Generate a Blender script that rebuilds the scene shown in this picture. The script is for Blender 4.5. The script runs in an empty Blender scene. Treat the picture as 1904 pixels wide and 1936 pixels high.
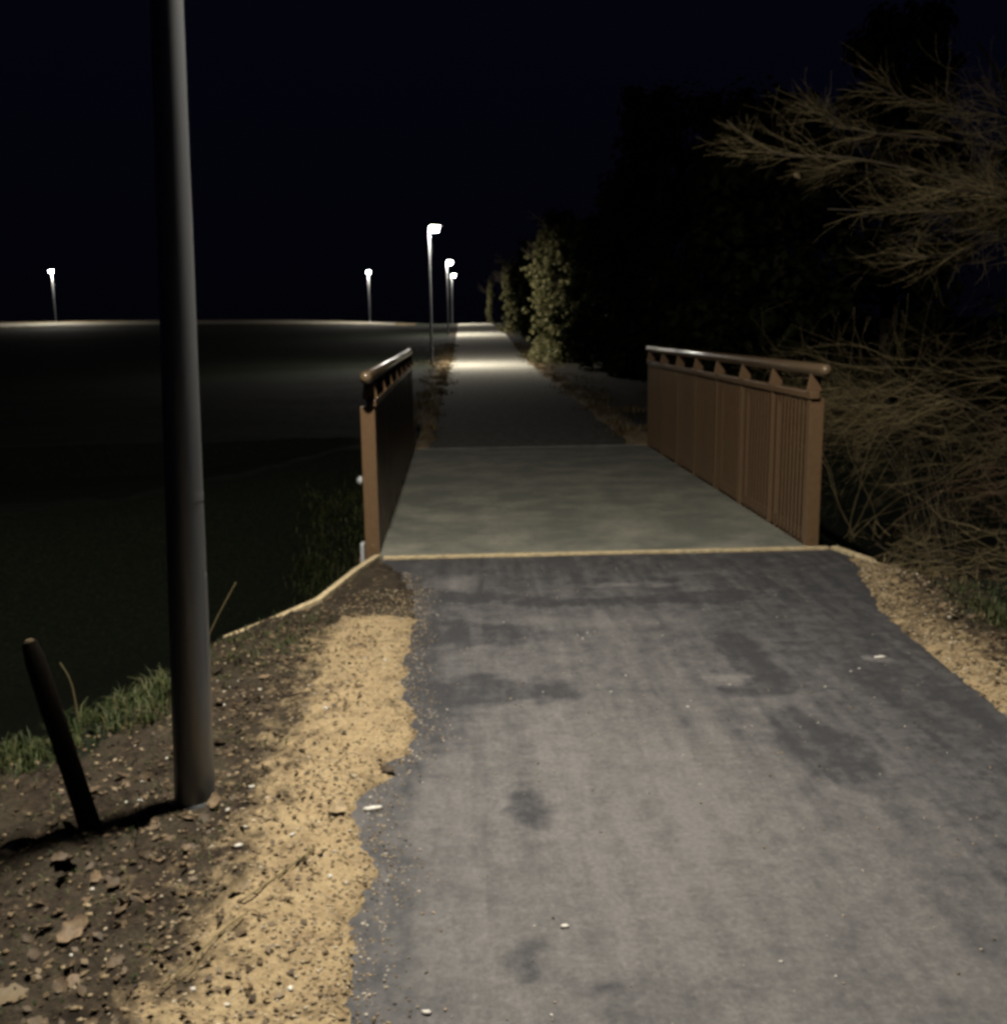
import bpy, bmesh, math, random
import numpy as np
from mathutils import Vector, Matrix, noise

scene = bpy.context.scene
COL = scene.collection

# ------------------------------------------------------------------ camera
psi, pit, rol, CAM_H = math.atan(84/1952), math.atan(357/1952), 0.0135, 1.55
fw = Vector((math.sin(psi)*math.cos(pit), math.cos(psi)*math.cos(pit), -math.sin(pit)))
r0 = Vector((math.cos(psi), -math.sin(psi), 0)); u0 = r0.cross(fw)
rt = r0*math.cos(rol) - u0*math.sin(rol); up = u0*math.cos(rol) + r0*math.sin(rol)
cd = bpy.data.cameras.new('camera'); cam = bpy.data.objects.new('camera', cd); COL.objects.link(cam)
cam.matrix_world = Matrix(((rt.x, up.x, -fw.x, 0), (rt.y, up.y, -fw.y, 0), (rt.z, up.z, -fw.z, CAM_H), (0, 0, 0, 1)))
cd.sensor_fit = 'HORIZONTAL'; cd.sensor_width = 36; cd.lens = 36*1952/1904
cd.clip_start = 0.05; cd.clip_end = 3000
scene.camera = cam

# ------------------------------------------------------------------ night sky, exposure
world = bpy.data.worlds.new('World'); scene.world = world; world.use_nodes = True
wn = world.node_tree.nodes; wl = world.node_tree.links
bg = wn['Background']
tc = wn.new('ShaderNodeTexCoord'); sx = wn.new('ShaderNodeSeparateXYZ'); wl.new(tc.outputs['Generated'], sx.inputs[0])
wr = wn.new('ShaderNodeValToRGB'); wl.new(sx.outputs['Z'], wr.inputs[0])
wr.color_ramp.elements[0].position = 0.0; wr.color_ramp.elements[0].color = (.0008, .0009, .0022, 1)
wr.color_ramp.elements[1].position = 0.45; wr.color_ramp.elements[1].color = (.0013, .0015, .0050, 1)
wl.new(wr.outputs[0], bg.inputs['Color']); bg.inputs['Strength'].default_value = 1.0
scene.view_settings.view_transform = 'Standard'; scene.view_settings.look = 'None'
scene.view_settings.exposure = 0.0; scene.view_settings.gamma = 1.0; scene.view_settings.use_curve_mapping = False
scene.render.engine = 'CYCLES'
scene.cycles.pixel_filter_type = 'BLACKMAN_HARRIS'; scene.cycles.filter_width = 3.5
scene.cycles.max_bounces = 5; scene.cycles.diffuse_bounces = 0; scene.cycles.glossy_bounces = 2
scene.cycles.sample_clamp_indirect = 2.0; scene.cycles.caustics_reflective = False
scene.cycles.use_denoising = True

LAMP_COL = (1.0, .935, .82)
LAMP_L = 3700.0; LAMP_SIDE = 150.0; NEAR_L = 7400.0; NEAR_SIDE = 320.0

# ------------------------------------------------------------------ helpers
def tag(o, label=None, cat=None, group=None, kind=None):
    if label: o['label'] = label
    if cat: o['category'] = cat
    if group: o['group'] = group
    if kind: o['kind'] = kind
    return o

def link(name, me, mat=None, parent=None, loc=None):
    o = bpy.data.objects.new(name, me); COL.objects.link(o)
    if mat is not None and me is not None and not me.materials: me.materials.append(mat)
    if parent is not None: o.parent = parent
    if loc is not None: o.location = loc
    return o

def empty(name, loc=(0, 0, 0), rot=(0, 0, 0)):
    o = bpy.data.objects.new(name, None); COL.objects.link(o); o.location = loc; o.rotation_euler = rot
    o.empty_display_size = .1
    return o

def copy_tree(o, parent=None):
    c = o.copy(); COL.objects.link(c)
    if parent is not None: c.parent = parent
    for ch in list(o.children): copy_tree(ch, c)
    return c

class MB:
    """collects vertices and faces for one mesh"""
    def __init__(s): s.v = []; s.f = []
    def box(s, x0, x1, y0, y1, z0, z1):
        b = len(s.v)
        s.v += [(x0,y0,z0),(x1,y0,z0),(x1,y1,z0),(x0,y1,z0),(x0,y0,z1),(x1,y0,z1),(x1,y1,z1),(x0,y1,z1)]
        s.f += [tuple(b+i for i in q) for q in ((3,2,1,0),(4,5,6,7),(0,1,5,4),(1,2,6,5),(2,3,7,6),(3,0,4,7))]
        return s
    def prism(s, poly, z0, z1):
        b = len(s.v); n = len(poly)
        s.v += [(x, y, z0) for x, y in poly] + [(x, y, z1) for x, y in poly]
        s.f.append(tuple(b+n+i for i in range(n))); s.f.append(tuple(b+n-1-i for i in range(n)))
        for i in range(n): j = (i+1) % n; s.f.append((b+i, b+j, b+n+j, b+n+i))
        return s
    def tube(s, pts, rad, n=8, cap=True):
        pts = [Vector(p) for p in pts]
        if not isinstance(rad, (list, tuple)): rad = [rad]*len(pts)
        b = len(s.v); ref = None
        for i, p in enumerate(pts):
            d = (pts[min(i+1, len(pts)-1)] - pts[max(i-1, 0)]).normalized()
            if ref is None: ref = Vector((0, 0, 1)) if abs(d.z) < .9 else Vector((1, 0, 0))
            a = d.cross(ref).normalized(); c = a.cross(d)
            for k in range(n):
                t = 2*math.pi*k/n; q = p + (a*math.cos(t) + c*math.sin(t))*rad[i]; s.v.append(q[:])
        for i in range(len(pts)-1):
            for k in range(n):
                s.f.append((b+i*n+k, b+i*n+(k+1) % n, b+(i+1)*n+(k+1) % n, b+(i+1)*n+k))
        if cap:
            s.f.append(tuple(b+k for k in range(n))[::-1]); s.f.append(tuple(b+(len(pts)-1)*n+k for k in range(n)))
        return s
    def lathe(s, prof, n=20):
        b = len(s.v); m = len(prof)
        for r, z in prof:
            for k in range(n):
                t = 2*math.pi*k/n; s.v.append((r*math.cos(t), r*math.sin(t), z))
        for i in range(m-1):
            for k in range(n): s.f.append((b+i*n+k, b+i*n+(k+1) % n, b+(i+1)*n+(k+1) % n, b+(i+1)*n+k))
        s.f.append(tuple(b+k for k in range(n))[::-1]); s.f.append(tuple(b+(m-1)*n+k for k in range(n)))
        return s
    def mesh(s, name, smooth=False, bevel=0):
        me = bpy.data.meshes.new(name); me.from_pydata(s.v, [], s.f)
        bm = bmesh.new(); bm.from_mesh(me)
        bmesh.ops.recalc_face_normals(bm, faces=bm.faces)
        if bevel:
            bmesh.ops.bevel(bm, geom=[e for e in bm.edges if len(e.link_faces) == 2 and e.calc_face_angle(0) > .6], offset=bevel, segments=2, affect='EDGES', profile=.5)
        bm.to_mesh(me); bm.free()
        if smooth:
            me.polygons.foreach_set('use_smooth', [True]*len(me.polygons))
            try: me.set_sharp_from_angle(angle=math.radians(40))
            except Exception: pass
        me.update(); return me
    def build(s, name, mat, parent=None, smooth=False, bevel=0, loc=None):
        return link(name, s.mesh(name, smooth, bevel), mat, parent, loc)

def raw_mesh(name, V, F, smooth=False, attrs=None):
    """fast mesh of equal-sided faces from numpy arrays; attrs = {name: per-vertex floats}"""
    V = np.asarray(V, np.float32); F = np.asarray(F, np.int32); k = F.shape[1]
    me = bpy.data.meshes.new(name)
    me.vertices.add(len(V)); me.vertices.foreach_set('co', V.ravel())
    me.loops.add(F.size); me.loops.foreach_set('vertex_index', F.ravel())
    me.polygons.add(len(F)); me.polygons.foreach_set('loop_start', np.arange(0, F.size, k, dtype=np.int32))
    try: me.polygons.foreach_set('loop_total', np.full(len(F), k, np.int32))
    except Exception: pass
    if smooth: me.polygons.foreach_set('use_smooth', np.ones(len(F), bool))
    for n_, a in (attrs or {}).items():
        at = me.attributes.new(n_, 'FLOAT', 'POINT'); at.data.foreach_set('value', np.asarray(a, np.float32))
    me.update(calc_edges=True); me.validate(); return me

def ss(a, b, x):
    t = min(1, max(0, (x-a)/(b-a))); return t*t*(3-2*t)
def lerp_tab(tab, x):
    if x <= tab[0][0]: return tab[0][1]
    for (a, va), (b, vb) in zip(tab, tab[1:]):
        if x <= b: return va + (vb-va)*(x-a)/(b-a)
    return tab[-1][1]
def nz(x, y, z=0.0): return noise.noise(Vector((x, y, z)))

# ------------------------------------------------------------------ materials
def new_mat(name):
    m = bpy.data.materials.new(name); m.use_nodes = True
    return m, m.node_tree.nodes, m.node_tree.links, m.node_tree.nodes['Principled BSDF']
def pos_noise(n, l, scale, detail=4, rough=.6, vec=None, stretch=None):
    t = n.new('ShaderNodeTexNoise'); t.inputs['Scale'].default_value = scale
    t.inputs['Detail'].default_value = detail; t.inputs['Roughness'].default_value = rough
    if vec is None:
        g = n.new('ShaderNodeNewGeometry'); vec = g.outputs['Position']
    if stretch:
        mp = n.new('ShaderNodeMapping'); mp.inputs['Scale'].default_value = stretch; l.new(vec, mp.inputs[0]); vec = mp.outputs[0]
    l.new(vec, t.inputs['Vector']); return t.outputs['Fac']
def ramp(n, l, fac, stops):
    r = n.new('ShaderNodeValToRGB'); l.new(fac, r.inputs[0]); e = r.color_ramp.elements
    while len(e) < len(stops): e.new(.5)
    for el, (p, c) in zip(e, stops):
        el.position = p; el.color = (c if len(c) == 4 else (*c, 1)) if not isinstance(c, (int, float)) else (c, c, c, 1)
    return r.outputs[0]
def mix(n, l, fac, a, b, mode='MIX'):
    m = n.new('ShaderNodeMix'); m.data_type = 'RGBA'; m.blend_type = mode
    for sock, v in ((m.inputs[0], fac), (m.inputs[6], a), (m.inputs[7], b)):
        if hasattr(v, 'is_linked') or hasattr(v, 'links'): l.new(v, sock)
        elif isinstance(v, (int, float)): sock.default_value = v
        else: sock.default_value = (*v, 1)
    return m.outputs[2]
def attr(n, name):
    a = n.new('ShaderNodeAttribute'); a.attribute_name = name; return a.outputs['Fac']
def math_n(n, l, op, a, b, clamp=False):
    m = n.new('ShaderNodeMath'); m.operation = op; m.use_clamp = clamp
    for sock, v in ((m.inputs[0], a), (m.inputs[1], b)):
        if isinstance(v, (int, float)): sock.default_value = v
        else: l.new(v, sock)
    return m.outputs[0]
def bump(n, l, bs, h, strength, dist):
    b = n.new('ShaderNodeBump'); b.inputs['Strength'].default_value = strength; b.inputs['Distance'].default_value = dist
    l.new(h, b.inputs['Height']); l.new(b.outputs[0], bs.inputs['Normal'])

def simple(name, col, rough=.6, metal=0.0, var=.25, scale=12, spec=.5, bmp=0, stretch=None):
    m, n, l, bs = new_mat(name)
    f = pos_noise(n, l, scale, 5, .65, stretch=stretch)
    d = tuple(c*(1-var) for c in col); h = tuple(min(1, c*(1+var)) for c in col)
    l.new(ramp(n, l, f, [(.3, d), (.7, h)]), bs.inputs['Base Color'])
    bs.inputs['Roughness'].default_value = rough; bs.inputs['Metallic'].default_value = metal
    bs.inputs['Specular IOR Level'].default_value = spec
    if bmp: bump(n, l, bs, f, bmp, .01)
    return m

# ground: sand verge, dark soil and grass by position masks
m_ground, n, l, bs = new_mat('verge soil and sand')
f_f = pos_noise(n, l, 95, 4, .7); f_m = pos_noise(n, l, 26, 5, .65); f_l = pos_noise(n, l, 5, 5, .6); f_c = pos_noise(n, l, 11, 6, .7)
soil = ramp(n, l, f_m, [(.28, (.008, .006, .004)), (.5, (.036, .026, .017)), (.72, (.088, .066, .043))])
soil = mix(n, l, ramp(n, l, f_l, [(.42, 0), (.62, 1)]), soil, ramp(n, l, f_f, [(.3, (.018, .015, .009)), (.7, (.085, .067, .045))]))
sand = ramp(n, l, f_f, [(.25, (.24, .165, .085)), (.45, (.41, .305, .165)), (.62, (.48, .37, .215)), (.8, (.62, .51, .34))])
sand = mix(n, l, ramp(n, l, f_m, [(.30, .7), (.50, 0)]), sand, (.17, .115, .06))
sand = mix(n, l, ramp(n, l, pos_noise(n, l, 7, 6, .7), [(.47, 0), (.68, .6)]), sand, ramp(n, l, f_f, [(.3, (.15, .10, .055)), (.7, (.30, .215, .125))]))
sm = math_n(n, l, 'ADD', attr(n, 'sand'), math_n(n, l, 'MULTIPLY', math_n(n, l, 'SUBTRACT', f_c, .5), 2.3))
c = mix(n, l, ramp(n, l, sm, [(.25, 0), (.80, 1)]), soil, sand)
gcol = ramp(n, l, f_m, [(.3, (.005, .007, .004)), (.55, (.011, .015, .007)), (.75, (.026, .029, .015))])
gm = math_n(n, l, 'ADD', attr(n, 'grass'), math_n(n, l, 'MULTIPLY', math_n(n, l, 'SUBTRACT', f_c, .5), 1.0))
c = mix(n, l, ramp(n, l, gm, [(.42, 0), (.62, 1)]), c, gcol)
l.new(c, bs.inputs['Base Color']); bs.inputs['Roughness'].default_value = .9; bs.inputs['Specular IOR Level'].default_value = .2
bump(n, l, bs, math_n(n, l, 'ADD', f_f, math_n(n, l, 'MULTIPLY', f_m, 1.6)), .9, .012)

# asphalt: fresh black surface with pale trodden dust
m_asph, n, l, bs = new_mat('dusty asphalt')
a_g = pos_noise(n, l, 420, 2, .7); a_f = pos_noise(n, l, 60, 5, .7); a_m = pos_noise(n, l, 9, 6, .65)
a_s = pos_noise(n, l, 5.5, 5, .6, stretch=(2.2, .20, 1))
base = ramp(n, l, a_g, [(.25, (.022, .023, .026)), (.55, (.046, .046, .050)), (.8, (.095, .092, .092))])
dustc = ramp(n, l, a_f, [(.25, (.118, .112, .108)), (.6, (.182, .172, .165)), (.8, (.255, .240, .228))])
dm = math_n(n, l, 'ADD', attr(n, 'dust'), math_n(n, l, 'MULTIPLY', math_n(n, l, 'SUBTRACT', a_m, .5), 1.25))
dm = math_n(n, l, 'ADD', dm, math_n(n, l, 'MULTIPLY', math_n(n, l, 'SUBTRACT', a_s, .5), 1.15))
dm = math_n(n, l, 'ADD', dm, math_n(n, l, 'MULTIPLY', math_n(n, l, 'SUBTRACT', a_g, .5), .5))
dm = math_n(n, l, 'ADD', dm, math_n(n, l, 'MULTIPLY', math_n(n, l, 'SUBTRACT', pos_noise(n, l, 28, 6, .75), .5), 1.3), clamp=True)
c = mix(n, l, dm, base, dustc)
l.new(c, bs.inputs['Base Color']); bs.inputs['Specular IOR Level'].default_value = .3
l.new(ramp(n, l, dm, [(0, .62), (1, .9)]), bs.inputs['Roughness'])
bump(n, l, bs, math_n(n, l, 'ADD', a_g, math_n(n, l, 'MULTIPLY', a_f, .7)), .55, .004)

m_farpath, n, l, bs = new_mat('path paled for lamplight')  # pale mask lifts the colour to strengthen lamplight on the surface
p_f = pos_noise(n, l, 8, 5, .65); p_g = pos_noise(n, l, 90, 3, .7)
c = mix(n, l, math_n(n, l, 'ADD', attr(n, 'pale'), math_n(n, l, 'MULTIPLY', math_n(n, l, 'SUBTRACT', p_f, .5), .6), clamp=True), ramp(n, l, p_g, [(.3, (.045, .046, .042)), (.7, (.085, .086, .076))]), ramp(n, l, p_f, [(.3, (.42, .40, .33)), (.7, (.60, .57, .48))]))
l.new(c, bs.inputs['Base Color']); bs.inputs['Roughness'].default_value = .9; bs.inputs['Specular IOR Level'].default_value = .15; bump(n, l, bs, p_f, .3, .01)
m_deck, n, l, bs = new_mat('gritted deck coating')
d_f = pos_noise(n, l, 160, 3, .7); d_m = pos_noise(n, l, 1.9, 7, .68); d_s = pos_noise(n, l, 14, 6, .7)
c = ramp(n, l, d_f, [(.3, (.085, .090, .074)), (.7, (.175, .178, .145))])
c = mix(n, l, ramp(n, l, d_m, [(.42, 0), (.72, .8)]), c, (.30, .285, .225)); c = mix(n, l, ramp(n, l, d_s, [(.25, .6), (.45, 0)]), c, (.05, .057, .055))
l.new(c, bs.inputs['Base Color']); bs.inputs['Roughness'].default_value = .82; bs.inputs['Specular IOR Level'].default_value = .3; bump(n, l, bs, d_f, .5, .003)
m_brown = simple('brown powder coat', (.160, .098, .053), .28, var=.12, scale=40, spec=.5)
m_rail = simple('glossy brown handrail', (.150, .102, .057), .30, var=.12, scale=40)
q_ = m_rail.node_tree.nodes['Principled BSDF']; q_.inputs['Coat Weight'].default_value = .7; q_.inputs['Coat Roughness'].default_value = .10
m_galv = simple('galvanised steel', (.46, .47, .47), .55, .2, .12, 30, .4)
m_pole = simple('grey lamp post paint', (.35, .36, .37), .42, .25, .16, 14, .5, stretch=(1, 1, .12))
m_head = simple('dark lamp housing', (.10, .105, .11), .5, .2, .1)
m_conc = simple('sandy concrete edge', (.50, .40, .24), .88, var=.35, scale=22, spec=.2, bmp=.4)
m_concg = simple('grey abutment concrete', (.22, .21, .19), .9, var=.3, scale=7, spec=.2, bmp=.4)
m_stake = simple('weathered dark stake wood', (.030, .024, .019), .85, var=.4, scale=30, spec=.2, bmp=.5, stretch=(1, 1, .15))
m_twig = simple('bare twig bark', (.215, .170, .088), .85, var=.35, scale=5, spec=.15)
m_twigr = simple('reddish cane bark', (.20, .125, .08), .8, var=.35, scale=5, spec=.2)
m_bark = simple('rough tree bark', (.085, .068, .048), .9, var=.45, scale=9, spec=.15, bmp=.6, stretch=(1, 1, .3))

def leafy(name, cols, trans=.25):
    m, n, l, bs = new_mat(name)
    c = ramp(n, l, attr(n, 'rnd'), [(i/(len(cols)-1), q) for i, q in enumerate(cols)])
    l.new(c, bs.inputs['Base Color']); bs.inputs['Roughness'].default_value = .6; bs.inputs['Specular IOR Level'].default_value = .25
    if trans:
        t = n.new('ShaderNodeBsdfTranslucent'); l.new(c, t.inputs[0]); mx = n.new('ShaderNodeMixShader'); mx.inputs[0].default_value = trans
        l.new(bs.outputs[0], mx.inputs[1]); l.new(t.outputs[0], mx.inputs[2]); l.new(mx.outputs[0], n['Material Output'].inputs[0])
    return m
m_ivy = leafy('ivy leaves', [(.05, .055, .02), (.20, .19, .075), (.36, .33, .16)])
m_ever = leafy('dark evergreen leaves', [(.012, .015, .007), (.026, .030, .013), (.045, .046, .022)], .1)
m_ever.node_tree.nodes['Principled BSDF'].inputs['Roughness'].default_value = 1.0; m_ever.node_tree.nodes['Principled BSDF'].inputs['Specular IOR Level'].default_value = 0.0
m_grass = leafy('grass blades', [(.022, .036, .010), (.050, .072, .020), (.13, .12, .055)])
m_dry = leafy('dry grass', [(.10, .07, .03), (.20, .145, .07), (.28, .21, .11)])
m_stone = leafy('gravel stones', [(.035, .025, .018), (.16, .11, .06), (.30, .225, .13), (.42, .34, .22), (.62, .56, .46)], 0)
m_white = simple('pale flint', (.72, .68, .60), .55, var=.15, scale=60)

def leaf_mat(name, col):
    m, n, l, bs = new_mat(name); oi = n.new('ShaderNodeObjectInfo'); f = pos_noise(n, l, 60, 4)
    a = ramp(n, l, oi.outputs['Random'], [(0, tuple(q*.45 for q in col)), (.6, col), (1, tuple(q*1.6 for q in col))])
    c = mix(n, l, ramp(n, l, f, [(.35, .6), (.6, 0)]), a, tuple(q*.4 for q in col))
    l.new(c, bs.inputs['Base Color']); bs.inputs['Roughness'].default_value = .65; bs.inputs['Specular IOR Level'].default_value = .3
    return m
m_leaf = leaf_mat('dead brown leaf', (.15, .105, .062))
m_leafy = leaf_mat('pale yellow leaf', (.28, .21, .12))

def glow(name, L):
    m, n, l, bs = new_mat(name); n.remove(bs); em = n.new('ShaderNodeEmission')
    em.inputs[0].default_value = (*LAMP_COL, 1); em.inputs[1].default_value = L; l.new(em.outputs[0], n['Material Output'].inputs[0]); return m
m_lens = glow('lit lamp lens', LAMP_L); m_bowl = glow('lit lens side', LAMP_SIDE)
m_lens0 = glow('lit narrow lens', NEAR_L); m_bowl0 = glow('lit narrow lens side', NEAR_SIDE)

# ------------------------------------------------------------------ terrain
RISE = [(-60, 0), (40, 0), (46, .03), (75, .80), (111, 1.52), (118, 1.60), (140, 1.3), (600, -6)]
FIELD_RISE = [(-60, 0), (38, -.15), (60, .35), (99, 1.55), (101.5, 1.72), (108.5, 2.32), (112, 2.36), (125, 1.6), (600, -8)]
def base_z(x, y):
    t = ss(-1.5, -26, x)**.5 if x < 0 else 0
    return lerp_tab(RISE, y)*(1-t) + lerp_tab(FIELD_RISE, y)*t
def path_c(y): return lerp_tab([(0, .98), (14, .94), (40, 1.30), (75, 1.80), (111, 2.05), (130, 2.2)], y)
def path_w(y): return lerp_tab([(0, 1.22), (14, 1.30), (40, 1.55), (75, 1.75), (130, 1.85)], y)
LEFT = [(-60, -.25), (2.1, -.24), (2.46, -.27), (2.78, -.25), (3.04, -.31), (3.2, -.31), (3.38, -.26), (3.7, -.16), (4.09, -.20), (4.64, -.26), (5.25, -.225), (5.9, -.27), (6.5, -.42), (6.8, -.54)]
RIGHT = [(-60, 2.10), (3.7, 2.11), (4.26, 2.15), (4.9, 2.19), (5.33, 2.24), (6.0, 2.42), (6.3, 2.50), (6.8, 2.56)]
def edge_l(y):
    if y < 9.8: return lerp_tab(LEFT, y) + (.022*nz(y*3.1, 7.7) + .016*nz(y*11, 3.3) if y < 6.5 else 0)
    return path_c(y) - path_w(y)
def edge_r(y):
    if y < 9.8: return lerp_tab(RIGHT, y) + (.012*nz(y*3.7, 1.2) + .008*nz(y*13, 9.1) if y < 6.3 else 0)
    return path_c(y) + path_w(y)
NEAR_BANK = [(-60, -14), (-12, -2), (-6, 1.6), (-2.7, 3.35), (-1.75, 3.95), (-1.38, 4.5), (-1.24, 5.2), (-.78, 5.72), (-.62, 6.62), (-.5, 6.83), (2.5, 6.83), (2.62, 6.35), (2.9, 5.95), (3.4, 5.75), (5, 5.6), (10, 5.2), (40, 2)]
FAR_BANK = [(-60, 0), (-12, 8), (-6, 10.5), (-1.5, 13.6), (-.6, 12.92), (2.5, 12.92), (4, 13.6), (12, 14), (40, 15)]
def ditch(x, y):
    a, b = lerp_tab(NEAR_BANK, x), lerp_tab(FAR_BANK, x)
    if y <= a or y >= b: return 0.0
    s1 = .10 if -.62 < x < 2.6 else .95
    s2 = .10 if -.62 < x < 2.55 else 3.0
    return (1.35-.65*ss(2.8, 3.3, x))*min(ss(0, s1, y-a), ss(0, s2, b-y))
def ground_z(x, y):
    z = base_z(x, y)
    dl, dr = edge_l(y) - x, x - edge_r(y)            # distance outside the path
    if y < 6.6: dl += .045*nz(x*7, y*7, 41) + .030*nz(x*21, y*21, 42) + .012*nz(x*55, y*55, 43); dr += .03*nz(x*8, y*8, 44) + .018*nz(x*27, y*27, 45)
    out = max(dl, dr)
    near = ss(9, 4, abs(y-2.5)) if y < 7.5 else 0
    rough = .020*nz(x*2.2, y*2.2, 3) + .012*nz(x*6, y*6, 5)
    if near: rough += near*(ss(-.5, -.75, x)*(.016*nz(x*9, y*9, 51) + .010*nz(x*23, y*23, 52)) + .010*nz(x*17, y*17, 1) + .006*nz(x*38, y*38, 2) + .004*nz(x*70, y*70, 4))
    else: rough += .03*nz(x*.6, y*.6, 8)
    k = ss(-.05, .06, out)
    z += -.05*(1-k) + k*(rough*ss(.0, .25, out)*.9 + rough*.35 + .020)
    if x < -1.0 and y < 14: z -= .13*min(3, (-1.0-x))
    if x < -.5 and y < 7: z -= .03*ss(-.5, -1.1, x)
    if x > 2.6: z -= .04*min(4, x-2.6)*ss(50, 20, y)
    return z - ditch(x, y)

def axis(parts):
    a = [parts[0][0]]
    for s, e, st0, st1 in parts:
        x = s
        while x < e - 1e-6:
            t = (x-s)/(e-s); x = min(e, x + st0 + (st1-st0)*t); a.append(x)
    return a
xs = axis([(-400, -60, 60, 20), (-60, -12, 8, 2), (-12, -3.2, .8, .12), (-3.2, -2.0, .06, .03), (-2.0, -.05, .021, .021), (-.05, 1.9, .15, .15), (1.9, 3.4, .028, .04), (3.4, 8, .08, .4), (8, 40, .8, 6), (40, 400, 15, 60)])
ys = axis([(-80, 0, 15, 1), (0, 1.7, .2, .1), (1.7, 4.6, .021, .024), (4.6, 7.0, .026, .04), (7.0, 14.5, .12, .2), (14.5, 45, .3, .8), (45, 100, 1, 1.5), (100, 110, .4, .4), (110, 125, 1, 1.5), (125, 900, 5, 90)])
nx, ny = len(xs), len(ys)
V = np.zeros((nx*ny, 3), np.float32); A_s = np.zeros(nx*ny); A_g = np.zeros(nx*ny)
SAND_L = [(0, -.66), (2.1, -.63), (2.5, -.57), (3.5, -.57), (4.3, -.56), (5.0, -.64), (5.25, -.55), (5.45, -.25), (6.9, -.25)]
i = 0
for y in ys:
    el, er = edge_l(y), edge_r(y); sl = lerp_tab(SAND_L, y)
    for x in xs:
        V[i] = (x, y, ground_z(x, y))
        s = 0.0; g = 0.0
        if y < 6.9:
            if x < el + .1: s = (.55*ss(sl-.22, sl+.14, x)+.42*ss(sl-.50, sl+.05, x)-.10*ss(-.16, -.02, x-el)) if y < 5.3 else .12*ss(-.8, -.4, x)
            elif x > er - .1: s = (.55+.3*ss(5.0, 4.0, y))*ss(er+.60, er+.10, x)
            g = max(ss(-1.25, -1.55, x)*ss(3.5, 4.0, y), .35*ss(-.8, -1.2, x)*ss(4.4, 5, y), ss(.55, .75, x-er)*ss(3.0, 4.3, y)*.8, .9*ss(-2.2, -3, x))
            if x > 3.4: g = max(g, .6)
        elif y > 12.5:
            s = .8*max(ss(-.6, -.25, x-el)*(x < el+.1), ss(.6, .25, x-er)*(x > er-.1))*ss(60, 45, y)
            g = 1-s if (x < el-.5 or x > er+.5) else .4
            if x > er+.5: g = .55
            if x < -4 and 101.8 < y < 109: s, g = .40, .30  # ground colour lifted in this band to brighten the lamplit strip
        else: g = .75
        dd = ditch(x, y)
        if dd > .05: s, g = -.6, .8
        A_s[i] = s; A_g[i] = g; i += 1
ii = np.arange(nx*ny).reshape(ny, nx)
F = np.stack([ii[:-1, :-1].ravel(), ii[:-1, 1:].ravel(), ii[1:, 1:].ravel(), ii[1:, :-1].ravel()], 1)
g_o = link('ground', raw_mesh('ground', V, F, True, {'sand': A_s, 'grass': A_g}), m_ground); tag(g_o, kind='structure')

# asphalt in front of the bridge: a slab with its own worn edge and dust mask
STAINS = [(.20, 3.11, .055, .10, .55), (.13, 2.32, .05, .09, .5), (.30, 2.19, .06, .05, .35), (.05, 4.22, .28, .17, .45), (.36, 4.18, .14, .16, .42), (.0, 5.05, .5, .20, .35),
          (1.40, 5.63, .22, .14, .55), (1.34, 4.36, .10, .26, .5), (1.24, 4.15, .2, .10, .4), (1.30, 3.55, .14, .38, .38), (1.31, 4.75, .12, .18, .3), (.75, 5.6, .55, .09, .5), (.0, 5.75, .3, .12, .5), (.45, 2.12, .2, .12, .22), (.1, 2.75, .1, .3, .12)]
DUSTY = [(-.05, 6.1, .16, .18, .42), (1.0, 5.95, .35, .06, .35), (.7, 5.2, .5, .15, .22), (1.15, 4.25, .10, .08, .35), (.35, 3.7, .1, .5, .15), (.6, 3.2, .3, .8, .12), (1.92, 4.49, .05, .05, .6), (1.45, 6.2, .3, .06, .22)]
def dust(x, y):
    el, er = edge_l(y), edge_r(y)
    d = .45*ss(.02, .28, x-el)*ss(.0, 1.45, er-x)*ss(7.2, 4.2, y) + .10
    d += .24*ss(4.3, 2.8, y)*ss(0, 1.2, er-x)
    wx, wy = x + .06*nz(x*6, y*6, 21) + .03*nz(x*17, y*17, 22), y + .08*nz(x*6, y*6, 31) + .04*nz(x*17, y*17, 32)
    for cx, cy, a, b, s in STAINS:
        q = math.hypot((wx-cx)/a, (wy-cy)/b)
        if q < 1.15: d -= 1.05*s*ss(1.15, .75, q)
    for cx, cy, a, b, s in DUSTY:
        q = math.hypot((wx-cx)/a, (wy-cy)/b)
        if q < 1.25: d += 1.1*s*ss(1.25, .55, q)
    return min(1, max(0, d))
ay = axis([(-12, 1.5, 1.5, .2), (1.5, 6.775, .024, .035)]); NU = 96
V = []; D = []; F = []
for y in ay:
    el, er = edge_l(y), edge_r(y)
    for k in range(NU+1):
        x = el-.09 + (er-el+.16)*k/NU; e = min(x-el+.09, er+.07-x)
        V.append((x, y, -.012*ss(.05, 0, e) + .003*nz(x*1.7, y*1.7, 6))); D.append(dust(x, y))
for j in range(len(ay)-1):
    for k in range(NU):
        b = j*(NU+1)+k; F.append((b, b+1, b+NU+2, b+NU+1))
nb = len(V)                                                     # skirts so the slab has thickness
for j, y in enumerate(ay):
    for k in (0, NU):
        p = V[j*(NU+1)+k]; V.append((p[0]+(-.02 if k == 0 else .02), p[1], -.075)); D.append(.1)
for j in range(len(ay)-1):
    F.append((j*(NU+1), (j+1)*(NU+1), nb+2*(j+1), nb+2*j)); F.append(((j+1)*(NU+1)+NU, j*(NU+1)+NU, nb+2*j+1, nb+2*j+3))
tag(link('path', raw_mesh('path', V, F, True, {'dust': D}), m_asph), kind='structure')

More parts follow.
